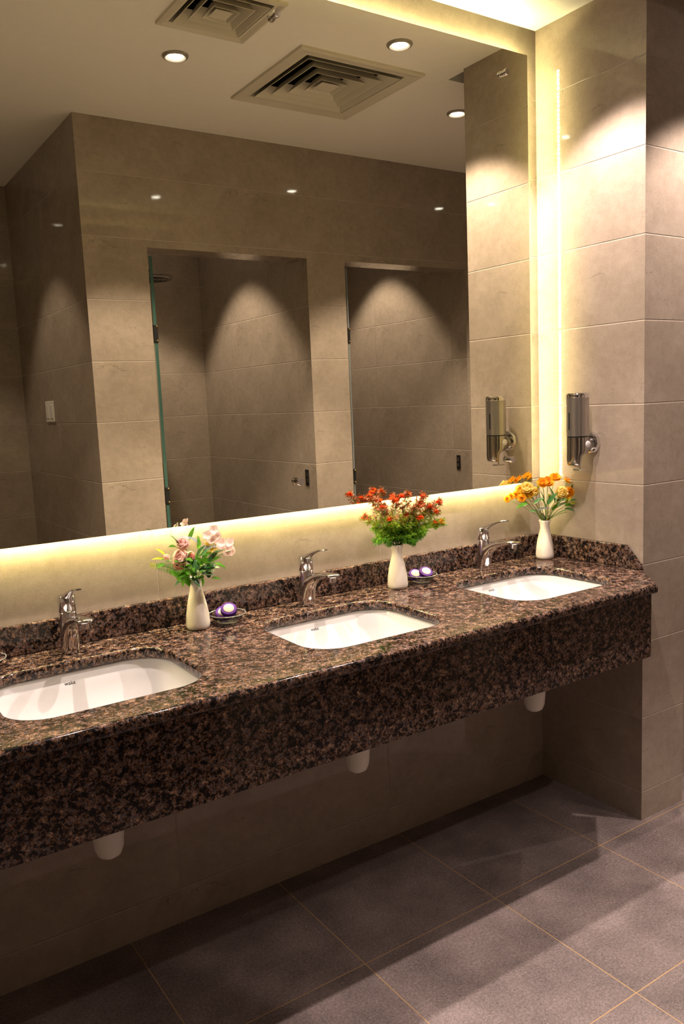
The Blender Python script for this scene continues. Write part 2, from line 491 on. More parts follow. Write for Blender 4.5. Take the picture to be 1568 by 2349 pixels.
# ------------------------------------------------------------------ downlights
def spot_light(x, y, power, parent):
    l = bpy.data.lights.new('lamp', 'SPOT')
    l.energy = SPOT_W*power; l.color = SPOT_COL
    l.spot_size = R_(84 if y < -2 else 96); l.spot_blend = 0.35; l.shadow_soft_size = 0.022
    o = bpy.data.objects.new('lamp', l); COL.objects.link(o)
    o.parent = parent; o.location = (0, 0, -0.022)
    return o

def downlight(x, y, power, label):
    r = empty('downlight', (x, y, H))
    tag(r, label, 'ceiling light', 'recessed downlights')
    bm = bmesh.new()
    lathe(bm, [(0.031, -0.001), (0.032, -0.004), (0.042, -0.010), (0.050, -0.007), (0.053, -0.002), (0.053, 0.0)], 40)
    obj('trim_ring', bm, M['trim_ring'], r, smooth=50)
    bm = bmesh.new()
    lathe(bm, [(0.0005, -0.010), (0.018, -0.009), (0.026, -0.007), (0.031, -0.002)], 32)
    obj('lens', bm, M['lens'], r, smooth=60)
    spot_light(x, y, power, r)
    return r
for s in SPOTS: downlight(*s)

# ------------------------------------------------------------------ ceiling vents
def frustum_ring(bm, h0, z0, h1, z1, th=0.003):
    """square cone ring from half size h0 at z0 to h1 at z1"""
    def loop(h, z): return [bm.verts.new((sx*h, sy*h, z)) for sx, sy in ((-1,-1),(1,-1),(1,1),(-1,1))]
    A, B, C_, D_ = loop(h0, z0), loop(h1, z1), loop(h1-th, z1), loop(h0-th, z0)
    for P, Q in ((A, B), (B, C_), (C_, D_), (D_, A)):
        for k in range(4):
            bm.faces.new((P[k], P[(k+1) % 4], Q[(k+1) % 4], Q[k]))

def vent(cx, cy, hs, nring, label):
    r = empty('ceiling_vent', (cx, cy, H))
    tag(r, label, 'air vent', 'square ceiling air vents')
    bm = bmesh.new()
    hi = hs*0.80
    outer = [(-hs, hs), (hs, hs), (hs, -hs), (-hs, -hs)]
    def loop(h, z): return [bm.verts.new((sx*h, sy*h, z)) for sx, sy in ((-1,-1),(1,-1),(1,1),(-1,1))]
    L = [loop(hs, 0.0), loop(hs, -0.010), loop(hs-0.012, -0.014), loop(hi+0.01, -0.006), loop(hi, -0.006), loop(hi, 0.05)]
    for A, B in zip(L, L[1:]):
        for k in range(4): bm.faces.new((A[k], A[(k+1) % 4], B[(k+1) % 4], B[k]))
    obj('frame', bm, M['vent'], r)
    step = hi/(nring+0.6)
    for i in range(nring):
        bm = bmesh.new()
        h = hi - step*(i+0.55)
        frustum_ring(bm, h+step*0.28, -0.012, h-step*0.42, 0.034)
        obj('louver', bm, M['vent'], r)
    bm = bmesh.new()
    h = step*0.85
    A = loop(h, -0.010); tip = bm.verts.new((0, 0, 0.028)); 
    for k in range(4): bm.faces.new((A[k], A[(k+1) % 4], tip))
    bm.faces.new(A[::-1])
    obj('center_cone', bm, M['vent'], r)
    bm = bmesh.new()
    A = loop(hi+0.004, 0.051); B = loop(hi+0.004, 0.20)
    for k in range(4): bm.faces.new((A[k], A[(k+1) % 4], B[(k+1) % 4], B[k]))
    bm.faces.new(B)
    obj('duct_box', bm, M['duct'], r)
    return r
vent(*VENTS[0], 4, 'large square cream air vent with nested louvers in the ceiling between the downlights')
vent(*VENTS[1], 3, 'small square cream air vent with nested louvers in the ceiling nearest the mirror')

# ------------------------------------------------------------------ mirror and its light strips
MX0, MX1, MZ0, MZ1 = -2.31, -0.096, 1.313, 2.954
mir = empty('wall_mirror', ((MX0+MX1)/2, 0, MZ0))
tag(mir, 'large frameless mirror with lit edges fixed to the back wall above the counter', 'mirror')
mo = Vector(mir.location)
bm = bmesh.new()
fs = box(bm, MX0-mo.x, MX1-mo.x, -MY, -MY+0.006, 0, MZ1-MZ0, 1)
fs[2].material_index = 0
obj('mirror_glass', bm, [M['mirror'], M['glass_edge']], mir)
ins = 0.010
bm = bmesh.new()
box(bm, MX0+ins-mo.x, MX1-ins-mo.x, -MY+0.0062, -0.0005, ins, MZ1-MZ0-ins)
obj('backing_frame', bm, M['backing'], mir)
for sx in (-2.195, -1.208, -0.225):
    for sz in (1.414, 2.866):
        bm = bmesh.new()
        Mx = Matrix.Rotation(R_(90), 3, 'X')
        lathe(bm, [(0.0105, 0.0), (0.0105, 0.008), (0.0095, 0.009), (0.0095, 0.011), (0.0125, 0.012), (0.0125, 0.021), (0.0115, 0.0225), (0.0002, 0.0225)], 24, M=Mx)
        obj('standoff', bm, M['chrome'], mir, smooth=40, loc=(sx-mo.x, -MY-0.0002, sz-mo.z))

def led(name_label, axis, p0, p1, nrm):
    p0, p1 = Vector(p0), Vector(p1)
    c = (p0+p1)/2
    d = (p1-p0); L = d.length; d.normalize(); n = Vector(nrm)
    s = d.cross(n)
    bm = bmesh.new()
    hw, th = 0.005, 0.0015
    vs = []
    for a in (-L/2, L/2):
        for b_ in (-hw, hw):
            for c_ in (0, th):
                vs.append(bm.verts.new(d*a + s*b_ + n*c_))
    for f in ((0,1,3,2),(4,6,7,5),(0,4,5,1),(2,3,7,6),(0,2,6,4),(1,5,7,3)):
        bm.faces.new([vs[i] for i in f])
    bmesh.ops.recalc_face_normals(bm, faces=bm.faces[:])
    o = obj('led_strip', bm, led_material(axis), loc=c)
    tag(o, name_label, 'light strip', 'light strips behind the mirror')
    return o
e = ins - 0.0015 - 0.0002
ly = -0.021
led('warm glowing light strip hidden along the bottom edge of the mirror', 0, (MX0+ins, ly, MZ0+ins-0.0001), (MX1-ins, ly, MZ0+ins-0.0001), (0, 0, -1))
led('warm glowing light strip hidden along the top edge of the mirror', 0, (MX0+ins, ly, MZ1-ins+0.0001), (MX1-ins, ly, MZ1-ins+0.0001), (0, 0, 1))
led('warm glowing light strip hidden along the right edge of the mirror beside the pier', 2, (MX1-ins+0.0001, ly, MZ0+ins), (MX1-ins+0.0001, ly, MZ1-ins), (1, 0, 0))
led('warm glowing light strip hidden along the left edge of the mirror', 2, (MX0+ins-0.0001, ly, MZ0+ins), (MX0+ins-0.0001, ly, MZ1-ins), (-1, 0, 0))

# ------------------------------------------------------------------ granite counter
CX0 = -2.75
SINKS = [-2.02, -1.228, -0.436]
SY0, SY1 = -0.56, -0.17
CUT_HX, CUT_HY, CUT_R = 0.24, (SY1-SY0)/2, 0.10
SYC = (SY0+SY1)/2
FRONT = -0.69
ctr = empty('vanity_counter', (0, 0, ZC))
tag(ctr, 'long polished brown granite vanity counter with deep apron fixed under the mirror', 'counter')
BV = 0.011
cu = bpy.data.curves.new('slab', 'CURVE'); cu.dimensions = '2D'; cu.fill_mode = 'BOTH'
TKS = 0.032
cu.extrude = TKS/2-BV; cu.bevel_depth = BV; cu.bevel_resolution = 3; cu.offset = -BV
def spl(pts):
    s = cu.splines.new('POLY'); s.points.add(len(pts)-1); s.use_cyclic_u = True
    for p, q_ in zip(s.points, pts): p.co = (q_[0], q_[1], 0, 1)
spl([(CX0, -0.001), (-0.001, -0.001), (-0.001, -0.512), (-0.168, FRONT), (CX0, FRONT)])
for sx in SINKS:
    spl([(sx+x, SYC+y) for x, y in rrect(CUT_HX, CUT_HY, CUT_R, 10)][::-1])
tmp = bpy.data.objects.new('tmp', cu); COL.objects.link(tmp)
dg = bpy.context.evaluated_depsgraph_get()
me = bpy.data.meshes.new_from_object(tmp.evaluated_get(dg))
bpy.data.objects.remove(tmp)
me.name = 'slab'; me.materials.clear(); me.materials.append(M['granite'])
me.shade_smooth(); me.set_sharp_from_angle(angle=R_(35))
slab = bpy.data.objects.new('slab', me); COL.objects.link(slab); slab.parent = ctr; slab.location = (0, 0, -TKS/2)
# apron: front board and the clipped return at the right end
bm = bmesh.new()
AY = FRONT+0.022
prof = [(CX0+0.004, AY), (-0.172, AY), (-0.004, -0.517), (-0.026, -0.517), (-0.181, AY+0.022), (CX0+0.004, AY+0.022)]
lo = [bm.verts.new((x, y, -0.262)) for x, y in prof]; hi_ = [bm.verts.new((x, y, -TKS-0.0002)) for x, y in prof]
bm.faces.new(lo[::-1]); bm.faces.new(hi_)
for k in range(6): bm.faces.new((lo[k], lo[(k+1) % 6], hi_[(k+1) % 6], hi_[k]))
bmesh.ops.recalc_face_normals(bm, faces=bm.faces[:])
obj('apron', bm, M['granite'], ctr, bevel=0.002)
bm = bmesh.new()
box(bm, CX0, -0.0005, -0.021, -0.0005, 0.0002, 0.087)
obj('backsplash', bm, M['granite'], ctr, bevel=0.003)
bm = bmesh.new()
pr = [(-0.0215, 0.0002), (-0.512, 0.0002), (-0.508, 0.018), (-0.440, 0.087), (-0.0215, 0.087)]
a = [bm.verts.new((-0.021, y, z)) for y, z in pr]; b = [bm.verts.new((-0.0005, y, z)) for y, z in pr]
bm.faces.new(a); bm.faces.new(b[::-1])
for k in range(5): bm.faces.new((a[k], b[k], b[(k+1) % 5], a[(k+1) % 5]))
bmesh.ops.recalc_face_normals(bm, faces=bm.faces[:])
obj('side_splash', bm, M['granite'], ctr, bevel=0.003)
# wall bracket rails under the slab
for bx in (-2.5, -1.62, -0.83, -0.10):
    bm = bmesh.new()
    box(bm, bx-0.015, bx+0.015, -0.60 if bx < -0.5 else -0.5, -0.001, -TKS-0.045, -TKS-0.0005)
    obj('support_bracket', bm, M['backing'], ctr)

# ------------------------------------------------------------------ basins
def text_mesh(name, s, size, mat, parent, loc, rot):
    c = bpy.data.curves.new(name, 'FONT'); c.body = s; c.size = size; c.align_x = 'CENTER'; c.align_y = 'CENTER'
    c.offset = size*0.012
    t = bpy.data.objects.new('tmp', c); COL.objects.link(t)
    d_ = bpy.context.evaluated_depsgraph_get()
    me_ = bpy.data.meshes.new_from_object(t.evaluated_get(d_))
    bpy.data.objects.remove(t)
    me_.materials.clear(); me_.materials.append(mat)
    o = bpy.data.objects.new(name, me_); COL.objects.link(o); o.parent = parent; o.location = loc; o.rotation_euler = rot
    return o

def basin(x, label):
    r = empty('washbasin', (x, SYC, ZC-TKS))
    tag(r, label, 'sink', 'white basins set under the counter')
    bm = bmesh.new()
    hx, hy, rr = CUT_HX, CUT_HY, CUT_R
    lv = [(0.034, 0.034, -0.001, 0.02), (0.010, 0.010, -0.001, 0.0), (0.0075, 0.0075, -0.005, 0.0), (0.002, 0.002, -0.05, 0.0),
          (-0.014, -0.014, -0.10, 0.0), (-0.038, -0.038, -0.130, 0.0), (-0.085, -0.085, -0.142, 0.0), (-0.15, -0.15, -0.150, 0.0)]
    rings = []
    for dx, dy, z, dr in lv:
        rings.append([bm.verts.new((px, py, z)) for px, py in rrect(hx+dx, hy+dy, max(min(rr+dx*0.7, hy+dy-0.002), 0.02), 10)])
    n = len(rings[0])
    for A, B in zip(rings, rings[1:]):
        for k in range(n): bm.faces.new((A[k], A[(k+1) % n], B[(k+1) % n], B[k]))
    cz = bm.verts.new((0, 0, -0.153))
    for k in range(n): bm.faces.new((rings[-1][k], rings[-1][(k+1) % n], cz))
    bmesh.ops.recalc_face_normals(bm, faces=bm.faces[:])
    bm.normal_update()
    if sum(f.normal.z for f in bm.faces) < 0: bmesh.ops.reverse_faces(bm, faces=bm.faces[:])
    o = obj('bowl', bm, M['ceramic'], r, smooth=60)
    sd = o.modifiers.new('thickness', 'SOLIDIFY'); sd.thickness = 0.010; sd.offset = -1
    bm = bmesh.new()
    lathe(bm, [(0.0002, -0.146), (0.018, -0.146), (0.022, -0.147), (0.026, -0.150)], 28)
    obj('drain_plug', bm, M['chrome'], r, smooth=50)
    # white bottle trap hanging under the bowl
    bm = bmesh.new()
    lathe(bm, [(0.0002, -0.452), (0.018, -0.450), (0.030, -0.442), (0.037, -0.424), (0.041, -0.385), (0.043, -0.33), (0.043, -0.30), (0.024, -0.285), (0.020, -0.26), (0.020, -0.164)], 32)
    obj('drain_trap', bm, M['white_plastic'], r, smooth=70)
    text_mesh('maker_mark', 'waka', 0.0145, M['ink'], r, (-0.012, hy+0.0042, -0.030), (R_(83), 0, 0))
    return r
basin(SINKS[0], 'white rounded rectangular basin under the counter, the nearest and leftmost one')
basin(SINKS[1], 'white rounded rectangular basin under the counter, the middle of the three')
basin(SINKS[2], 'white rounded rectangular basin under the counter, the farthest one beside the pier')

# ------------------------------------------------------------------ faucets
def faucet():
    r = empty('basin_faucet')
    bm = bmesh.new()
    lathe(bm, [(0.0002, 0.0005), (0.0265, 0.0005), (0.0275, 0.003), (0.0262, 0.008), (0.0250, 0.02), (0.0242, 0.10), (0.0242, 0.117), (0.0228, 0.1185), (0.0002, 0.1185)], 36)
    obj('body', bm, M['chrome'], r, smooth=40)
    bm = bmesh.new()
    P = catmull([(0, -0.004, 0.004), (0, -0.010, 0.045), (0, -0.030, 0.080), (0, -0.066, 0.103), (0, -0.110, 0.116), (0, -0.150, 0.123), (0, -0.176, 0.124)], 6)
    F = lerp_list([(0.0262, 0.026), (0.0246, 0.025), (0.021, 0.022), (0.0170, 0.0150), (0.0155, 0.0110), (0.0200, 0.0075), (0.0195, 0.0050)], len(P))
    tube(bm, P, None, 20, flat=F)
    # oval end plate
    Mx = Matrix.Rotation(R_(-4), 3, 'X')
    lathe(bm, [(0.0002, 0.004), (0.019, 0.0035), (0.0225, 0.0015), (0.0225, -0.003), (0.018, -0.006), (0.0002, -0.006)], 28, c=(0, -0.166, 0.125), M=Mx)
    sp = obj('spout', bm, M['chrome'], r, smooth=50)
    bm = bmesh.new()
    lathe(bm, [(0.0002, -0.020), (0.010, -0.020), (0.0125, -0.0185), (0.0125, -0.004), (0.0115, -0.003)], 24)
    obj('aerator', bm, M['chrome'], sp, smooth=40, loc=(0, -0.163, 0.122))
    bm = bmesh.new()
    lathe(bm, [(0.0225, 0.1190), (0.0242, 0.1205), (0.0246, 0.150), (0.0240, 0.161), (0.0215, 0.165), (0.0002, 0.167)], 36)
    P = catmull([(0, -0.004, 0.158), (0, -0.024, 0.170), (0, -0.050, 0.182), (0, -0.080, 0.193), (0, -0.108, 0.200), (0, -0.132, 0.203)], 5)
    F = lerp_list([(0.015, 0.012), (0.0135, 0.009), (0.0105, 0.0060), (0.0090, 0.0045), (0.0100, 0.0036), (0.0085, 0.0022)], len(P))
    tube(bm, P, None, 16, flat=F)
    obj('lever_handle', bm, M['chrome'], r, smooth=50)
    return r

def copy_tree(o, parent=None):
    c = o.copy(); COL.objects.link(c)
    if parent is not None: c.parent = parent
    for ch in o.children: copy_tree(ch, c)
    return c
fx = [(-2.0, 'chrome lever faucet standing behind the nearest, leftmost basin'),
      (-1.212, 'chrome lever faucet standing behind the middle basin'),
      (-0.405, 'chrome lever faucet standing behind the farthest basin near the pier')]
proto = faucet()
for i, (x, lab) in enumerate(fx):
    o = proto if i == 0 else copy_tree(proto)
    o.location = (x, -0.080, ZC)
    tag(o, lab, 'faucet', 'chrome basin faucets')

# ------------------------------------------------------------------ soap dispenser on the pier side
dsp = empty('soap_dispenser', (-0.078, -0.268, 1.385))
tag(dsp, 'brushed steel and chrome soap dispenser mounted on the right tiled wall', 'soap dispenser')
bm = bmesh.new()
rb = 0.0425
lathe(bm, [(rb, 0.117), (rb, 0.262)], 48)
obj('reservoir', bm, M['brushed'], dsp, smooth=40)
bm = bmesh.new()
lathe(bm, [(rb, 0.2625), (rb+0.0008, 0.264), (rb+0.0008, 0.274), (rb-0.003, 0.280), (0.0002, 0.281)], 48)
obj('lid', bm, M['chrome'], dsp, smooth=40)
bm = bmesh.new()
lathe(bm, [(rb-0.002, 0.1128), (rb-0.002, 0.1168)], 40)
obj('seam_ring', bm, M['black'], dsp)
# lower body: side outline in x-z (front to -x), with round plan section
bm = bmesh.new()
def lower_ring(z, x0, x1, n=28):
    out = []
    cx, hx = (x0+x1)/2, (x1-x0)/2
    for k in range(n):
        a = 2*PI*k/n
        yy = rb*math.sin(a)*min(1.0, 0.55+hx/rb*0.45)
        out.append(bm.verts.new((cx+hx*math.cos(a), yy, z)))
    return out
lev = [(0.1125, -rb, rb), (0.085, -rb, rb), (0.060, -rb, rb-0.001), (0.051, -rb, 0.036), (0.045, -rb, 0.014), (0.037, -rb, 0.003), (0.022, -rb+0.001, -0.003), (0.012, -rb+0.003, -0.006), (0.006, -rb+0.007, -0.010), (0.003, -rb+0.013, -0.016)]
rg = [lower_ring(*l) for l in lev]
for A, B in zip(rg, rg[1:]):
    for k in range(28): bm.faces.new((A[k], A[(k+1) % 28], B[(k+1) % 28], B[k]))
bm.faces.new(rg[0]); bm.faces.new(rg[-1][::-1])
bmesh.ops.recalc_face_normals(bm, faces=bm.faces[:])
nz_ = obj('nozzle_body', bm, M['dark_steel'], dsp, smooth=50)
bm = bmesh.new()
P = [(0.000, 0, 0.079), (0.020, 0, 0.079), (0.040, 0, 0.080), (0.058, 0, 0.083), (0.070, 0, 0.086)]
tube(bm, P, None, 32, flat=[(0.038, 0.0325), (0.037, 0.0325), (0.034, 0.032), (0.031, 0.029), (0.029, 0.027)], up=Vector((0, 1, 0)))
obj('mounting_arm', bm, M['dark_steel'], dsp, smooth=50)
bm = bmesh.new()
My = Matrix.Rotation(R_(-90), 3, 'Y')
lathe(bm, [(0.044, 0.0005), (0.0445, 0.008), (0.041, 0.016), (0.030, 0.020), (0.0002, 0.021)], 40, M=My)
obj('wall_rosette', bm, M['chrome'], dsp, smooth=45, loc=(0.0776, 0, 0.087))
bm = bmesh.new()
Mr = Matrix.Rotation(R_(90), 3, 'X')
lathe(bm, [(0.013, 0.0), (0.0128, 0.003), (0.010, 0.0045), (0.0002, 0.005)], 28, M=Mr)
obj('lock_button', bm, M['grey_plastic'], dsp, smooth=45, loc=(0.008, -0.0412, 0.085))
bm = bmesh.new()
lathe(bm, [(0.013, 0.0), (0.0128, 0.003), (0.010, 0.0045), (0.0002, 0.005)], 28, M=Matrix.Rotation(R_(-90), 3, 'X'))
obj('lock_button', bm, M['grey_plastic'], dsp, smooth=45, loc=(0.008, 0.0412, 0.085))
bm = bmesh.new()
for k in range(9):
    pass
for (z0, z1) in ((0.142, 0.207),):
    a0, a1 = R_(168), R_(176)
    pts = []
    for a in (a0, a1):
        for z in (z0, z1):
            pts.append(bm.verts.new(((rb+0.0006)*math.cos(a), (rb+0.0006)*math.sin(a), z)))
    bm.faces.new((pts[0], pts[2], pts[3], pts[1]))
r_ = bmesh.ops.extrude_face_region(bm, geom=bm.faces[:])
bmesh.ops.translate(bm, verts=[v_ for v_ in r_['geom'] if isinstance(v_, bmesh.types.BMVert)], vec=(0.002, 0.0, 0))
bmesh.ops.recalc_face_normals(bm, faces=bm.faces[:])
obj('level_window', bm, M['black'], dsp)
bm = bmesh.new()
tube(bm, [(0.012, 0, 0.055), (0.012, 0, -0.011)], 0.0036, 12)
lv_ = obj('push_lever', bm, M['chrome'], dsp, smooth=40)
bm = bmesh.new()
box(bm, -0.010, 0.034, -0.016, 0.016, -0.016, -0.011)
obj('lever_plate', bm, M['chrome'], lv_, bevel=0.0015)

# ------------------------------------------------------------------ vases
VX = [-1.617, -0.843, -0.083]
VY = -0.100
def vase():
    bm = bmesh.new()
    lathe(bm, [(0.0002, 0.0005), (0.030, 0.0005), (0.0345, 0.003), (0.0365, 0.010), (0.0368, 0.020), (0.0350, 0.045), (0.0300, 0.075), (0.0245, 0.100),
               (0.0198, 0.117), (0.0180, 0.128), (0.0188, 0.138), (0.0215, 0.149), (0.0250, 0.158), (0.0243, 0.159), (0.0205, 0.150), (0.0175, 0.138), (0.0165, 0.128), (0.020, 0.110), (0.0002, 0.06)], 40)
    return obj('flower_vase', bm, M['vase'], smooth=60)
vlab = ['cream porcelain vase holding the pink roses between the left and middle basins',
        'cream porcelain vase holding the red feathery flowers between the middle and right basins',
        'cream porcelain vase holding the yellow flowers in the counter corner by the pier']
v0 = vase()
for i, x in enumerate(VX):
    o = v0 if i == 0 else v0.copy()
    if i: COL.objects.link(o)
    o.location = (x, VY, ZC)
    tag(o, vlab[i], 'vase', 'cream porcelain vases')

# ------------------------------------------------------------------ flowers
def frame(axis, spin=0.0):
    z = Vector(axis).normalized()
    x = Vector((0, 0, 1)).cross(z)
    if x.length < 1e-3: x = Vector((1, 0, 0))
    x.normalize(); y = z.cross(x)
    m_ = Matrix((x, y, z)).transposed()
    return m_ @ Matrix.Rotation(spin, 3, 'Z')

def petal(bm, Mx, c, base_r, length, width, open_a, curl, mi=0, nu=4, nv=5):
    """petal starting base_r from the axis, opening by open_a (0 = upright), curling in at its tip"""
    g = []
    for j in range(nv+1):
        v = j/nv
        a = open_a - curl*v
        # integrate the arc
        s = 0.0; x = base_r; z = 0.0
        for k in range(8):
            aa = open_a - curl*(v*(k+0.5)/8)
            x += math.sin(aa)*length*v/8; z += math.cos(aa)*length*v/8
        wv = width*(math.sin(PI*(0.12+0.80*v))**0.7)
        row = []
        for i in range(nu+1):
            u = i/nu*2-1
            row.append(bm.verts.new(Vector(c) + Mx @ Vector((x - 0.35*wv*u*u*math.cos(open_a), u*wv, z + 0.15*wv*u*u))))
        g.append(row)
    for j in range(nv):
        for i in range(nu):
            f = bm.faces.new((g[j][i], g[j][i+1], g[j+1][i+1], g[j+1][i])); f.material_index = mi

def bloom(bm, c, axis, r, layers, rnd, mi_fn=None):
    for li, (n, br, ln, wd, op, cu_) in enumerate(layers):
        off = rnd.random()*6
        for k in range(n):
            Mx = frame(axis, off+2*PI*k/n + rnd.uniform(-0.15, 0.15))
            petal(bm, Mx, c, br*r, ln*r*rnd.uniform(0.92, 1.08), wd*r, op+rnd.uniform(-0.08, 0.08), cu_, mi_fn(li) if mi_fn else 0)

ROSE = [(4, 0.0, 0.75, 0.34, -0.05, 0.1), (3, 0.02, 1.05, 0.42, 0.10, 0.25), (4, 0.10, 1.15, 0.50, 0.40, 0.75), (5, 0.16, 1.25, 0.60, 0.75, 1.15), (6, 0.16, 1.30, 0.66, 1.15, 1.45), (6, 0.12, 1.20, 0.66, 1.60, 1.45)]
OPEN = [(5, 0.03, 0.60, 0.28, 0.35, 0.3), (7, 0.08, 0.85, 0.40, 0.80, 0.7), (8, 0.10, 1.05, 0.46, 1.20, 0.7), (8, 0.08, 1.05, 0.46, 1.55, 0.4)]
FIVE = [(5, 0.04, 0.95, 0.46, 1.15, 0.25)]
BUD = [(3, 0.02, 1.5, 0.55, 0.30, 0.9), (4, 0.06, 1.5, 0.62, 0.60, 1.35)]

def leaf_geo(bm, p, d, n_up, L, W, bend=0.25, mi=0, nv=7):
    d = Vector(d).normalized(); side = d.cross(Vector(n_up))
    if side.length < 1e-3: side = Vector((1, 0, 0))
    side.normalize(); nrm = side.cross(d)
    rows = []
    for j in range(nv+1):
        t = j/nv
        wv = W*math.sin(PI*min(0.97, 0.06+0.92*t))**0.8 * (1-0.35*t)
        c = Vector(p) + d*(L*t) + nrm*(-bend*L*t*t)
        rows.append([bm.verts.new(c - side*wv + nrm*wv*0.35), bm.verts.new(c), bm.verts.new(c + side*wv + nrm*wv*0.35)])
    for A, B in zip(rows, rows[1:]):
        for k in range(2): bm.faces.new((A[k], A[k+1], B[k+1], B[k])).material_index = mi

MOUTH = Vector((0, 0, 0.150))
def stem_curve(end, rnd, bend=0.0):
    s = Vector((rnd.uniform(-0.012, 0.012), rnd.uniform(-0.012, 0.012), 0.085))
    mth = Vector((end.x*0.08+rnd.uniform(-0.010, 0.010), end.y*0.08+rnd.uniform(-0.008, 0.008), 0.156))
    if mth.xy.length > 0.015: mth.xy = mth.xy.normalized()*0.015
    mid = mth.lerp(end, 0.5) + Vector((0, 0, 0.02+bend))
    return catmull([s, mth, mid, end], 6)

SL = 0.80
def place(a, z, rnd, yj=0.022, k=0.30):
    """offset measured across the view at the vase, spread in depth into the room"""
    y = -0.035 - k*a + rnd.uniform(-yj, yj)
    y = min(y, 0.030 if z < 0.29 else 0.022)
    return Vector((a + (y+0.02)*SL*0.95, y, z))

def bouquet(i, label):
    r = empty('flower_bouquet', (VX[i], VY, ZC))
    tag(r, label, 'flowers', 'artificial flower bunches')
    return r

def add_flower(root, P, axis, r, layers, mats, rnd, name='flower', mi_fn=None):
    bm = bmesh.new(); bloom(bm, (0, 0, 0), axis, r, layers, rnd, mi_fn)
    return obj(name, bm, mats, root, smooth=60, loc=P)

def add_stem(root, end, rnd, rad=0.0016, mat=None, bend=0.0):
    bm = bmesh.new(); c = stem_curve(end, rnd, bend); tube(bm, c, rad, 6)
    obj('stem', bm, mat or M['stem'], root, smooth=60)
    return c

def add_leaf(root, P, d, L, W, mat, rnd, bend=0.25):
    bm = bmesh.new(); leaf_geo(bm, (0, 0, 0), d, (rnd.uniform(-0.3, 0.3), -0.5, 1), L, W, bend)
    return obj('leaf', bm, mat, root, smooth=60, loc=P)

VIEW = Vector((-0.60, -0.79, 0.12))   # the room side, where the blooms turn their faces

# --- pink roses
rnd = random.Random(4)
B1 = bouquet(0, 'bunch of pink roses, pale blossoms and green leaves in the left vase')
for a, z, r, lay, mats in [(-0.043, 0.277, 0.0175, ROSE, 'pink'), (-0.054, 0.237, 0.0195, ROSE, 'pink'), (-0.022, 0.234, 0.0125, ROSE, 'deep_pink'),
                           (-0.100, 0.237, 0.0135, BUD, 'pink'), (-0.062, 0.214, 0.0160, ROSE, 'deep_pink')]:
    P = place(a, z, rnd, 0.006); P.y -= 0.012; r *= 1.22
    add_stem(B1, P, rnd)
    ax = VIEW + Vector((a*3, 0, 0.55 if lay is BUD else 0.25))
    f = add_flower(B1, P - ax.normalized()*r*0.5, ax, r, lay, [M[mats], M['deep_pink']], rnd, 'rose', (lambda li: 1 if li == 0 else 0))
for a, z in [(0.056, 0.292), (0.072, 0.304), (0.090, 0.286), (0.082, 0.266), (0.107, 0.266), (0.122, 0.250), (0.139, 0.236), (0.118, 0.228), (0.098, 0.250), (0.132, 0.262), (0.066, 0.276)]:
    P = place(a, z, rnd, 0.015)
    add_flower(B1, P, VIEW + Vector((rnd.uniform(-.6, .8), rnd.uniform(-.5, .5), rnd.uniform(-.1, .8))), 0.0185, FIVE, [M['pale_pink'], M['yellow']], rnd, 'blossom')
for a, z in [(0.058, 0.270), (0.105, 0.245), (0.130, 0.240)]:
    add_stem(B1, place(a, z, rnd, 0.008), rnd, 0.0014)
for a, z, dx, dz, L, W, mt in [(-0.055, 0.268, -0.5, 1.0, 0.048, 0.012, 'dark_leaf'), (-0.023, 0.277, 0.35, 1.0, 0.040, 0.008, 'leaf'), (-0.060, 0.262, -1, 0.6, 0.036, 0.010, 'leaf'),
        (0.022, 0.258, -0.7, 0.8, 0.050, 0.010, 'grey_leaf'), (0.028, 0.250, 1.0, 0.5, 0.040, 0.011, 'grey_leaf'), (0.006, 0.25, 0.05, 1.0, 0.050, 0.010, 'leaf'),
        (-0.110, 0.235, -0.7, 0.9, 0.036, 0.007, 'yellow_leaf'), (-0.112, 0.226, -1.0, 0.35, 0.036, 0.008, 'yellow_leaf'), (-0.100, 0.220, -1.0, 0.1, 0.036, 0.008, 'leaf'), (-0.090, 0.222, -0.9, 0.6, 0.030, 0.008, 'leaf'),
        (0.000, 0.222, 0.5, 0.6, 0.040, 0.013, 'leaf'), (0.008, 0.205, 0.8, 0.5, 0.042, 0.014, 'leaf'), (0.018, 0.190, 1.0, 0.3, 0.044, 0.014, 'dark_leaf'), (0.036, 0.196, 1.0, 0.25, 0.036, 0.012, 'dark_leaf'),
        (-0.030, 0.190, -0.5, 0.6, 0.040, 0.014, 'leaf'), (-0.022, 0.176, -0.7, 0.2, 0.040, 0.013, 'leaf'), (0.010, 0.172, 0.6, 0.4, 0.040, 0.013, 'dark_leaf'), (0.000, 0.180, 0.0, 0.8, 0.045, 0.014, 'leaf'),
        (0.024, 0.176, 0.9, 0.0, 0.036, 0.012, 'dark_leaf'), (-0.012, 0.200, -0.2, 1.0, 0.042, 0.013, 'dark_leaf'), (0.014, 0.232, 0.3, 0.9, 0.036, 0.010, 'dark_leaf'), (0.045, 0.205, 0.8, 0.6, 0.038, 0.010, 'leaf'),
        (-0.036, 0.172, -0.8, -0.3, 0.034, 0.009, 'dark_leaf'), (0.016, 0.166, 0.2, -0.9, 0.030, 0.007, 'leaf'), (-0.015, 0.168, 0.3, -0.4, 0.036, 0.010, 'dark_leaf')]:
    P = place(a, z, rnd, 0.018)
    add_leaf(B1, P, (dx, rnd.uniform(-0.6, 0.2)-0.2, dz), L*1.1, W, M[mt], rnd)
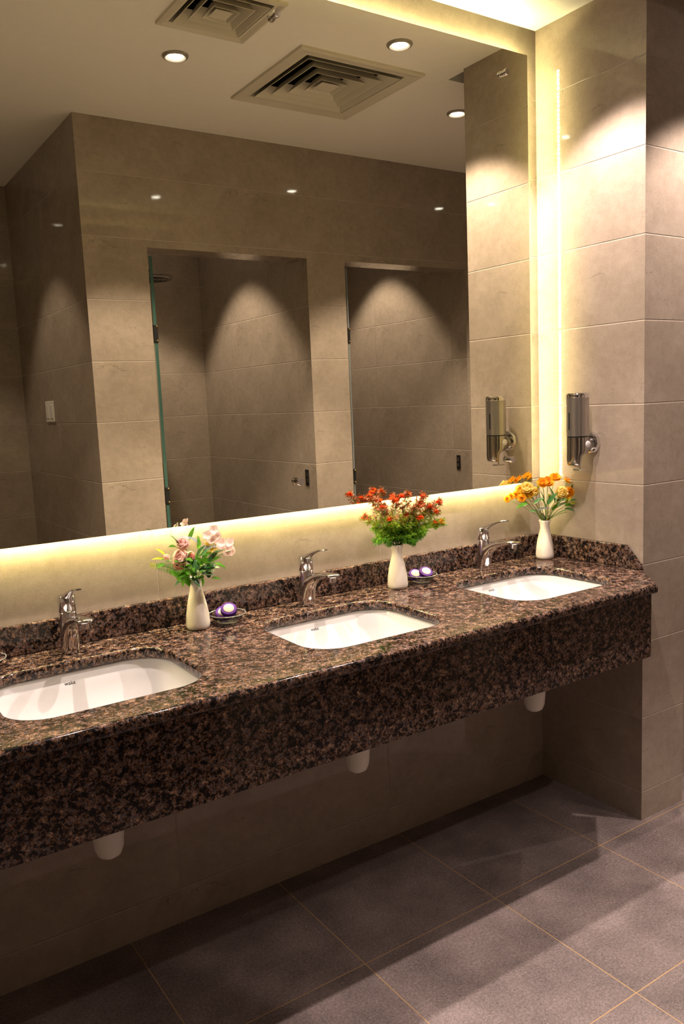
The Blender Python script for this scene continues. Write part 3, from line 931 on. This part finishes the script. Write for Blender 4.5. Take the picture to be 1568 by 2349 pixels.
for k in range(54):
    a = rnd.uniform(-0.055, 0.060); z = rnd.uniform(0.166, 0.245) - abs(a)*0.25
    add_leaf(B1, place(a, z, rnd, 0.03), (a*9+rnd.uniform(-0.5, 0.5), rnd.uniform(-0.8, 0.2), rnd.uniform(-0.2, 0.8)), rnd.uniform(0.024, 0.040), rnd.uniform(0.007, 0.012),
             M[rnd.choice(('leaf', 'leaf', 'leaf', 'dark_leaf'))], rnd)
for a, z in [(-0.10, 0.225), (0.02, 0.245), (0.03, 0.195), (-0.055, 0.26)]:
    add_stem(B1, place(a, z, rnd, 0.01), rnd, 0.0012)
bm = bmesh.new()                                                     # fern frond reaching left
p0, p1, p2 = Vector((-0.010, -0.005, 0.155)), place(-0.085, 0.200, rnd, 0.0), place(-0.158, 0.215, rnd, 0.0)
fr = catmull([p0, p1, p2], 15)
tube(bm, fr, 0.0010, 5)
for j in range(3, len(fr)):
    t = j/len(fr); d = (fr[min(j+1, len(fr)-1)]-fr[j-1]).normalized(); L = 0.027*(1-0.85*t)+0.004
    for sgn in (1, -1):
        leaf_geo(bm, fr[j], d*0.35 + Vector((0, 0, 1))*sgn + Vector((0, -0.3, 0)), d, L, 0.0085*(1.15-t*0.7), 0.1, 1 if t > 0.8 else 0, 4)
obj('fern_frond', bm, [M['leaf'], M['yellow_leaf']], B1, smooth=60)
for a, z in [(0.048, 0.256), (0.058, 0.240), (0.040, 0.238), (0.068, 0.250)]:
    bm = bmesh.new(); P = place(a, z, rnd, 0.008)
    for k in range(16):
        d = Vector((rnd.uniform(-1, 1), rnd.uniform(-1, 1), rnd.uniform(-0.4, 1))).normalized()
        leaf_geo(bm, d*0.004, d, (0.2, 0.3, 1), 0.014, 0.0034, 0.1, 0, 3)
    obj('filler_flower', bm, M['mustard'], B1, loc=P)

# --- red feathery flowers
rnd = random.Random(11)
B2 = bouquet(1, 'bunch of feathery green stems with scarlet flower heads in the middle vase')
def sprig(root, a, z, rnd, heads):
    P = place(a, z, rnd, 0.020, 0.26)
    r_ = stem_curve(P, rnd, 0.012*rnd.uniform(-1, 1))
    bm = bmesh.new(); tube(bm, r_, 0.0012, 5, 0)
    n = len(r_)
    # side twigs with needles
    for j in range(int(n*0.42), n):
        t = j/(n-1); p = r_[j]; d = (r_[min(j+1, n-1)]-r_[j-1]).normalized()
        for k in range(4):
            side = frame(d, rnd.uniform(0, 2*PI)) @ Vector((1, 0, 0))
            L = 0.040*(1.05-0.72*t)*rnd.uniform(0.7, 1.15)
            e_ = (d*0.75+side).normalized()
            tw = [p + e_*(L*q_/5) for q_ in range(6)]
            for q_ in range(1, 6):
                for w_ in range(4):
                    nd = (e_*0.8 + frame(e_, rnd.uniform(0, 2*PI)) @ Vector((1, 0, 0))*0.8).normalized()
                    nl = rnd.uniform(0.009, 0.016)
                    s = e_.cross(nd).normalized()*0.0011
                    b0 = tw[q_]; mid = b0 + nd*nl*0.5; tip_ = b0+nd*nl
                    zz = tip_.z; thr = 0.262 + rnd.uniform(-0.035, 0.035)
                    mi = 2 if zz > thr else (1 if zz > thr-0.055 else 0)
                    a_, b_, c_, d_ = bm.verts.new(b0), bm.verts.new(mid+s), bm.verts.new(tip_), bm.verts.new(mid-s)
                    bm.faces.new((a_, b_, c_, d_)).material_index = mi
    o = obj('sprig', bm, [M['leaf'], M['lime'], M['rust']], root)
    for h in range(heads):
        if h == 0: hp = P
        else:
            hp = r_[n-1-2*h] + Vector((rnd.uniform(-0.022, 0.022), rnd.uniform(-0.015, 0.01), rnd.uniform(0.004, 0.018)))
        bm = bmesh.new(); R0 = rnd.uniform(0.0105, 0.0135)
        for k in range(80):
            u = rnd.uniform(-0.35, 1); th = rnd.uniform(0, 2*PI); q_ = math.sqrt(1-u*u)
            dd = Vector((q_*math.cos(th), q_*math.sin(th), u))
            leaf_geo(bm, dd*0.002, dd, (0.3, 0.1, 1) if abs(dd.z) < 0.9 else (1, 0, 0), R0*rnd.uniform(0.75, 1.1), 0.0032, 0.1, 0, 3)
        obj('flower_head', bm, M['red'], o, loc=hp)
for a, z, hd in [(-0.148, 0.270, 1), (-0.101, 0.322, 2), (-0.125, 0.340, 1), (-0.040, 0.257, 1), (-0.010, 0.318, 2), (0.034, 0.262, 1), (0.045, 0.339, 2), (0.092, 0.255, 1), (0.109, 0.329, 1), (0.100, 0.300, 2),
                (0.180, 0.302, 1), (0.166, 0.270, 1), (0.160, 0.226, 1), (0.190, 0.232, 1), (-0.070, 0.300, 1), (0.140, 0.285, 1)]:
    sprig(B2, a, z, rnd, hd)
for a, z in [(-0.098, 0.190), (-0.072, 0.196), (0.060, 0.172), (0.105, 0.204), (-0.110, 0.232), (0.085, 0.190), (-0.05, 0.215), (0.02, 0.22)]:
    sprig(B2, a, z, rnd, 0)

# --- yellow and orange flowers
rnd = random.Random(21)
B3 = bouquet(2, 'bunch of yellow and orange flowers with dark leaves in the right vase')
for a, z, r, lay, mt, up_ in [(-0.222, 0.263, 0.0105, OPEN, 'orange', 0.3), (-0.197, 0.271, 0.0105, OPEN, 'orange', 0.4), (-0.170, 0.274, 0.0120, OPEN, 'orange', 0.3), (-0.145, 0.262, 0.0135, OPEN, 'orange', 0.2),
        (-0.142, 0.290, 0.0185, ROSE, 'yellow', 0.5), (-0.116, 0.302, 0.0195, ROSE, 'pale_yellow', 0.6), (-0.108, 0.276, 0.0170, ROSE, 'yellow', 0.1), (-0.078, 0.284, 0.0165, ROSE, 'pale_yellow', 0.2),
        (-0.036, 0.320, 0.0175, OPEN, 'orange', 0.9), (-0.004, 0.320, 0.0185, OPEN, 'orange', 0.9), (0.040, 0.334, 0.0185, OPEN, 'orange', 1.3), (0.116, 0.322, 0.0180, OPEN, 'orange', 1.0),
        (0.060, 0.274, 0.0220, ROSE, 'pale_yellow', 0.05), (0.100, 0.272, 0.0190, OPEN, 'orange', 0.0), (0.153, 0.218, 0.0150, OPEN, 'orange', 0.1), (0.190, 0.208, 0.0140, OPEN, 'orange', 0.1), (0.168, 0.192, 0.0150, OPEN, 'yellow', -0.1)]:
    P = place(a, z, rnd, 0.022); r *= 1.22
    add_stem(B3, P, rnd, 0.0012, M['stem'], -0.01)
    ax = VIEW + Vector((a*2.5, 0, up_))
    f = add_flower(B3, P - ax.normalized()*r*0.45, ax, r, lay, [M[mt], M['orange']], rnd, 'flower', (lambda li: 1 if li == 0 else 0))
    if lay is OPEN and r > 0.016:
        bm = bmesh.new(); bmesh.ops.create_icosphere(bm, subdivisions=2, radius=r*0.26)
        obj('flower_center', bm, M['dark_leaf'], f, smooth=60, loc=ax.normalized()*r*0.12)
for a, z in [(-0.061, 0.296), (0.121, 0.290), (-0.128, 0.300), (0.090, 0.228), (-0.004, 0.258)]:
    P = place(a, z, rnd, 0.015); add_stem(B3, P, rnd, 0.001)
    add_flower(B3, P, (0, -0.2, 1), 0.0085, BUD, [M['yellow_leaf']], rnd, 'bud')
for a, z, dx, dz, L, W, mt in [(-0.105, 0.232, -1.0, 0.15, 0.070, 0.011, 'dark_leaf'), (-0.120, 0.240, -0.9, 0.0, 0.060, 0.010, 'leaf'), (-0.055, 0.196, -1.0, 0.5, 0.060, 0.012, 'dark_leaf'), (-0.040, 0.190, 0.8, -0.5, 0.045, 0.011, 'dark_leaf'),
        (-0.060, 0.205, 1.0, 0.4, 0.055, 0.009, 'grey_leaf'), (-0.010, 0.228, 0.2, 1.0, 0.058, 0.015, 'dark_leaf'), (-0.015, 0.215, -0.4, 0.8, 0.050, 0.014, 'leaf'), (-0.085, 0.235, 0.5, 0.6, 0.045, 0.012, 'dark_leaf'), (-0.03, 0.245, -0.3, 0.9, 0.045, 0.013, 'dark_leaf'), (0.06, 0.222, -0.5, 0.6, 0.045, 0.012, 'dark_leaf'), (0.015, 0.205, 0.7, 0.5, 0.048, 0.012, 'leaf'), (0.115, 0.222, 0.8, 0.5, 0.042, 0.010, 'yellow_leaf'), (0.04, 0.21, 0.3, 0.6, 0.045, 0.012, 'dark_leaf'), (0.040, 0.225, 0.2, 1.0, 0.060, 0.011, 'dark_leaf'),
        (0.070, 0.236, 0.9, 0.4, 0.060, 0.011, 'dark_leaf'), (0.085, 0.215, 1.0, 0.2, 0.055, 0.012, 'leaf'), (0.080, 0.205, 0.9, -0.1, 0.050, 0.011, 'dark_leaf'), (0.110, 0.238, 0.9, 0.15, 0.045, 0.010, 'dark_leaf'),
        (0.025, 0.235, -0.1, 1.0, 0.070, 0.010, 'dark_leaf'), (0.085, 0.225, 0.5, 0.6, 0.045, 0.011, 'yellow_leaf'), (-0.135, 0.225, -0.7, 0.3, 0.045, 0.008, 'leaf')]:
    P = place(a, z, rnd, 0.02)
    add_leaf(B3, P, (dx, rnd.uniform(-0.6, 0.1), dz), L, W, M[mt], rnd)
for a, z in [(-0.13, 0.245), (-0.05, 0.205), (0.0, 0.24), (0.05, 0.24), (0.09, 0.225), (0.13, 0.215), (-0.10, 0.25), (-0.09, 0.24)]:
    add_stem(B3, place(a, z, rnd, 0.02), rnd, 0.0011, M['mustard'] if z > 0.235 else M['stem'])

# ------------------------------------------------------------------ soap dishes and soaps
def dish():
    bm = bmesh.new()
    lathe(bm, [(0.0002, 0.004), (0.026, 0.004), (0.028, 0.0008), (0.031, 0.0008), (0.031, 0.006), (0.034, 0.009), (0.048, 0.017), (0.0565, 0.027), (0.0575, 0.0285), (0.0555, 0.029), (0.045, 0.0205), (0.030, 0.0125), (0.0002, 0.011)], 48)
    o = obj('soap_dish', bm, M['clear_glass'], smooth=50)
    for nm, R0, z, th in (('rim', 0.0575, 0.0290, 0.0017), ('foot_ring', 0.0305, 0.0024, 0.0020)):
        bm = bmesh.new()
        lathe(bm, [(R0+th*math.cos(2*PI*k/10), z+th*math.sin(2*PI*k/10)) for k in range(11)], 48)
        obj(nm, bm, M['rim_glass'], o, smooth=60)
    return o
def soap():
    bm = bmesh.new()
    n = 72; rs, hh = 0.0250, 0.017
    prof = [(0.72, 0.0), (0.96, 0.001), (1.0, 0.004), (1.0, 0.013), (0.95, 0.0163), (0.70, 0.0170), (0.02, 0.0172)]
    rings = []
    for q_, z in prof:
        rings.append([bm.verts.new((rs*q_*(1+0.018*math.cos(36*2*PI*k/n)*(q_ > 0.9))*math.cos(2*PI*k/n), rs*q_*(1+0.018*math.cos(36*2*PI*k/n)*(q_ > 0.9))*math.sin(2*PI*k/n), z)) for k in range(n)])
    for A, B in zip(rings, rings[1:]):
        for k in range(n): bm.faces.new((A[k], A[(k+1) % n], B[(k+1) % n], B[k]))
    bm.faces.new(rings[0][::-1]); bm.faces.new(rings[-1])
    o = obj('soap_bar', bm, M['purple'], smooth=50)
    bm = bmesh.new()
    lathe(bm, [(0.0165, 0.01705), (0.0165, 0.0180), (0.016, 0.0184), (0.0002, 0.0186)], 36)
    obj('round_label', bm, M['cream_label'], o, smooth=40)
    return o
d0 = dish(); s0 = soap()
DISH = [(-1.517, -0.098, 'clear glass soap dish holding two soaps beside the vase of pink roses', 'in the dish beside the pink roses'),
        (-0.722, -0.085, 'clear glass soap dish holding two soaps beside the vase of red flowers', 'in the dish beside the red flowers'),
        (-2.232, -0.085, 'clear glass soap dish at the left end of the counter, cut by the photo edge', None)]
first = True
for i, (x, y, lab, w_) in enumerate(DISH):
    o = d0 if i == 0 else copy_tree(d0)
    o.location = (x, y, ZC); tag(o, lab, 'soap dish', 'glass soap dishes')
    if not w_: continue
    lay = [(-0.008, 0.012, 0.0215, (R_(34), R_(-16), 0.0), 'left'), (0.003, -0.0055, 0.0340, (R_(34), R_(-16), 0.0), 'right')] if i == 0 else \
          [(-0.019, 0.012, 0.0215, (R_(30), R_(-16), 0.0), 'left'), (0.011, -0.010, 0.0290, (R_(34), R_(-10), 0.0), 'right')]
    for k, (dx, dy, dz, rot, tx) in enumerate(lay):
        s_ = s0 if first else copy_tree(s0)
        first = False
        s_.location = (x+dx, y+dy, ZC+dz); s_.rotation_euler = rot
        tag(s_, 'purple round soap with cream label, the %s one, %s' % (tx, w_), 'soap', 'round purple soaps')

# ------------------------------------------------------------------ showers
def glass_door(x, y, z0, z1, wd, label, hinge_z, th=0.016, edge='door_edge'):
    r = empty('glass_door', (x, y, z0))
    tag(r, label, 'shower door', 'glass shower doors')
    bm = bmesh.new()
    fs = box(bm, 0.0, th, -wd, 0.0, 0.0, z1-z0, 1)
    fs[5].material_index = 0; fs[3].material_index = 0
    obj('pane', bm, [M['door_glass'], M[edge]], r)
    for hz in hinge_z:
        bm = bmesh.new()
        box(bm, -0.004, th+0.004, -0.055, 0.004, hz-z0-0.045, hz-z0+0.045)
        h_ = obj('hinge', bm, M['black'], r, bevel=0.002)
        bm = bmesh.new()
        for s_ in (-0.036, 0.036):
            bmesh.ops.create_uvsphere(bm, u_segments=12, v_segments=8, radius=0.006, matrix=Matrix.Translation((th-0.002, 0.006, hz-z0+s_)))
        obj('hinge_pin', bm, M['brass'], h_, smooth=50)
    return r
glass_door(-0.999, -1.763, 0.012, 2.44, 0.80, 'clear glass door with green edge standing open in the left shower doorway', (2.055, 1.222))
glass_door(0.198, -1.763, 0.012, 2.44, 0.80, 'clear glass door standing open in the right shower doorway near the pier', (2.055, 1.222), 0.009, 'grey_edge')

sh = empty('shower_head', (-0.655, YB, 2.475))
tag(sh, 'round flat chrome rain shower head on a wall arm inside the left shower', 'shower head')
bm = bmesh.new()
lathe(bm, [(0.0002, 0.030), (0.02, 0.028), (0.06, 0.018), (0.130, 0.012), (0.140, 0.006), (0.140, -0.008), (0.133, -0.011)], 56)
hd = obj('head_disc', bm, M['chrome'], sh, smooth=40, loc=(0, 0.57, 0))
bm = bmesh.new()
lathe(bm, [(0.133, -0.0105), (0.0002, -0.0105)], 56)
obj('face_plate', bm, M['dark_steel'], hd)
for i in range(4):
    bm = bmesh.new()
    rr = 0.022+0.028*i
    lathe(bm, [(rr-0.004, -0.0107), (rr-0.003, -0.0135), (rr+0.003, -0.0135), (rr+0.004, -0.0107)], 48)
    obj('nozzle_ring', bm, M['black'], hd, smooth=40)
bm = bmesh.new()
P = catmull([(0, 0.001, 0.06), (0, 0.10, 0.075), (0, 0.48, 0.085), (0, 0.56, 0.065), (0, 0.57, 0.022)], 6)
tube(bm, P, 0.011, 14)
obj('arm', bm, M['chrome'], sh, smooth=50)

for x, lab in ((-0.068, 'small dark latch plate on the side wall of the left shower'), (1.129, 'small dark latch plate on the side wall of the right shower')):
    r = empty('latch_plate', (x, -1.862, 1.232)); tag(r, lab, 'latch', 'shower door latch plates')
    bm = bmesh.new(); box(bm, -0.006, -0.0003, -0.018, 0.018, -0.048, 0.048); obj('plate', bm, M['black'], r, bevel=0.002)
    bm = bmesh.new(); box(bm, -0.009, -0.0055, -0.010, 0.010, -0.030, -0.006); box(bm, -0.009, -0.0055, -0.010, 0.010, 0.006, 0.030)
    obj('catch', bm, M['dark_steel'], r, bevel=0.001)

for k, (yy, lab) in enumerate(((-2.555, 'white light switch on the tiled shower end wall, the one nearer the doorways'), (-2.643, 'white light switch on the tiled shower end wall, the one farther from the doorways'))):
    r = empty('light_switch', (-1.33, yy, 1.685)); tag(r, lab, 'light switch', 'white light switches')
    bm = bmesh.new(); box(bm, -0.009, -0.0003, -0.041, 0.041, -0.060, 0.060); obj('switch_plate', bm, M['white_plastic'], r, bevel=0.003)
    bm = bmesh.new(); box(bm, -0.012, -0.008, -0.026, 0.026, -0.040, 0.040); obj('rocker', bm, M['white_plastic'], r, bevel=0.002)
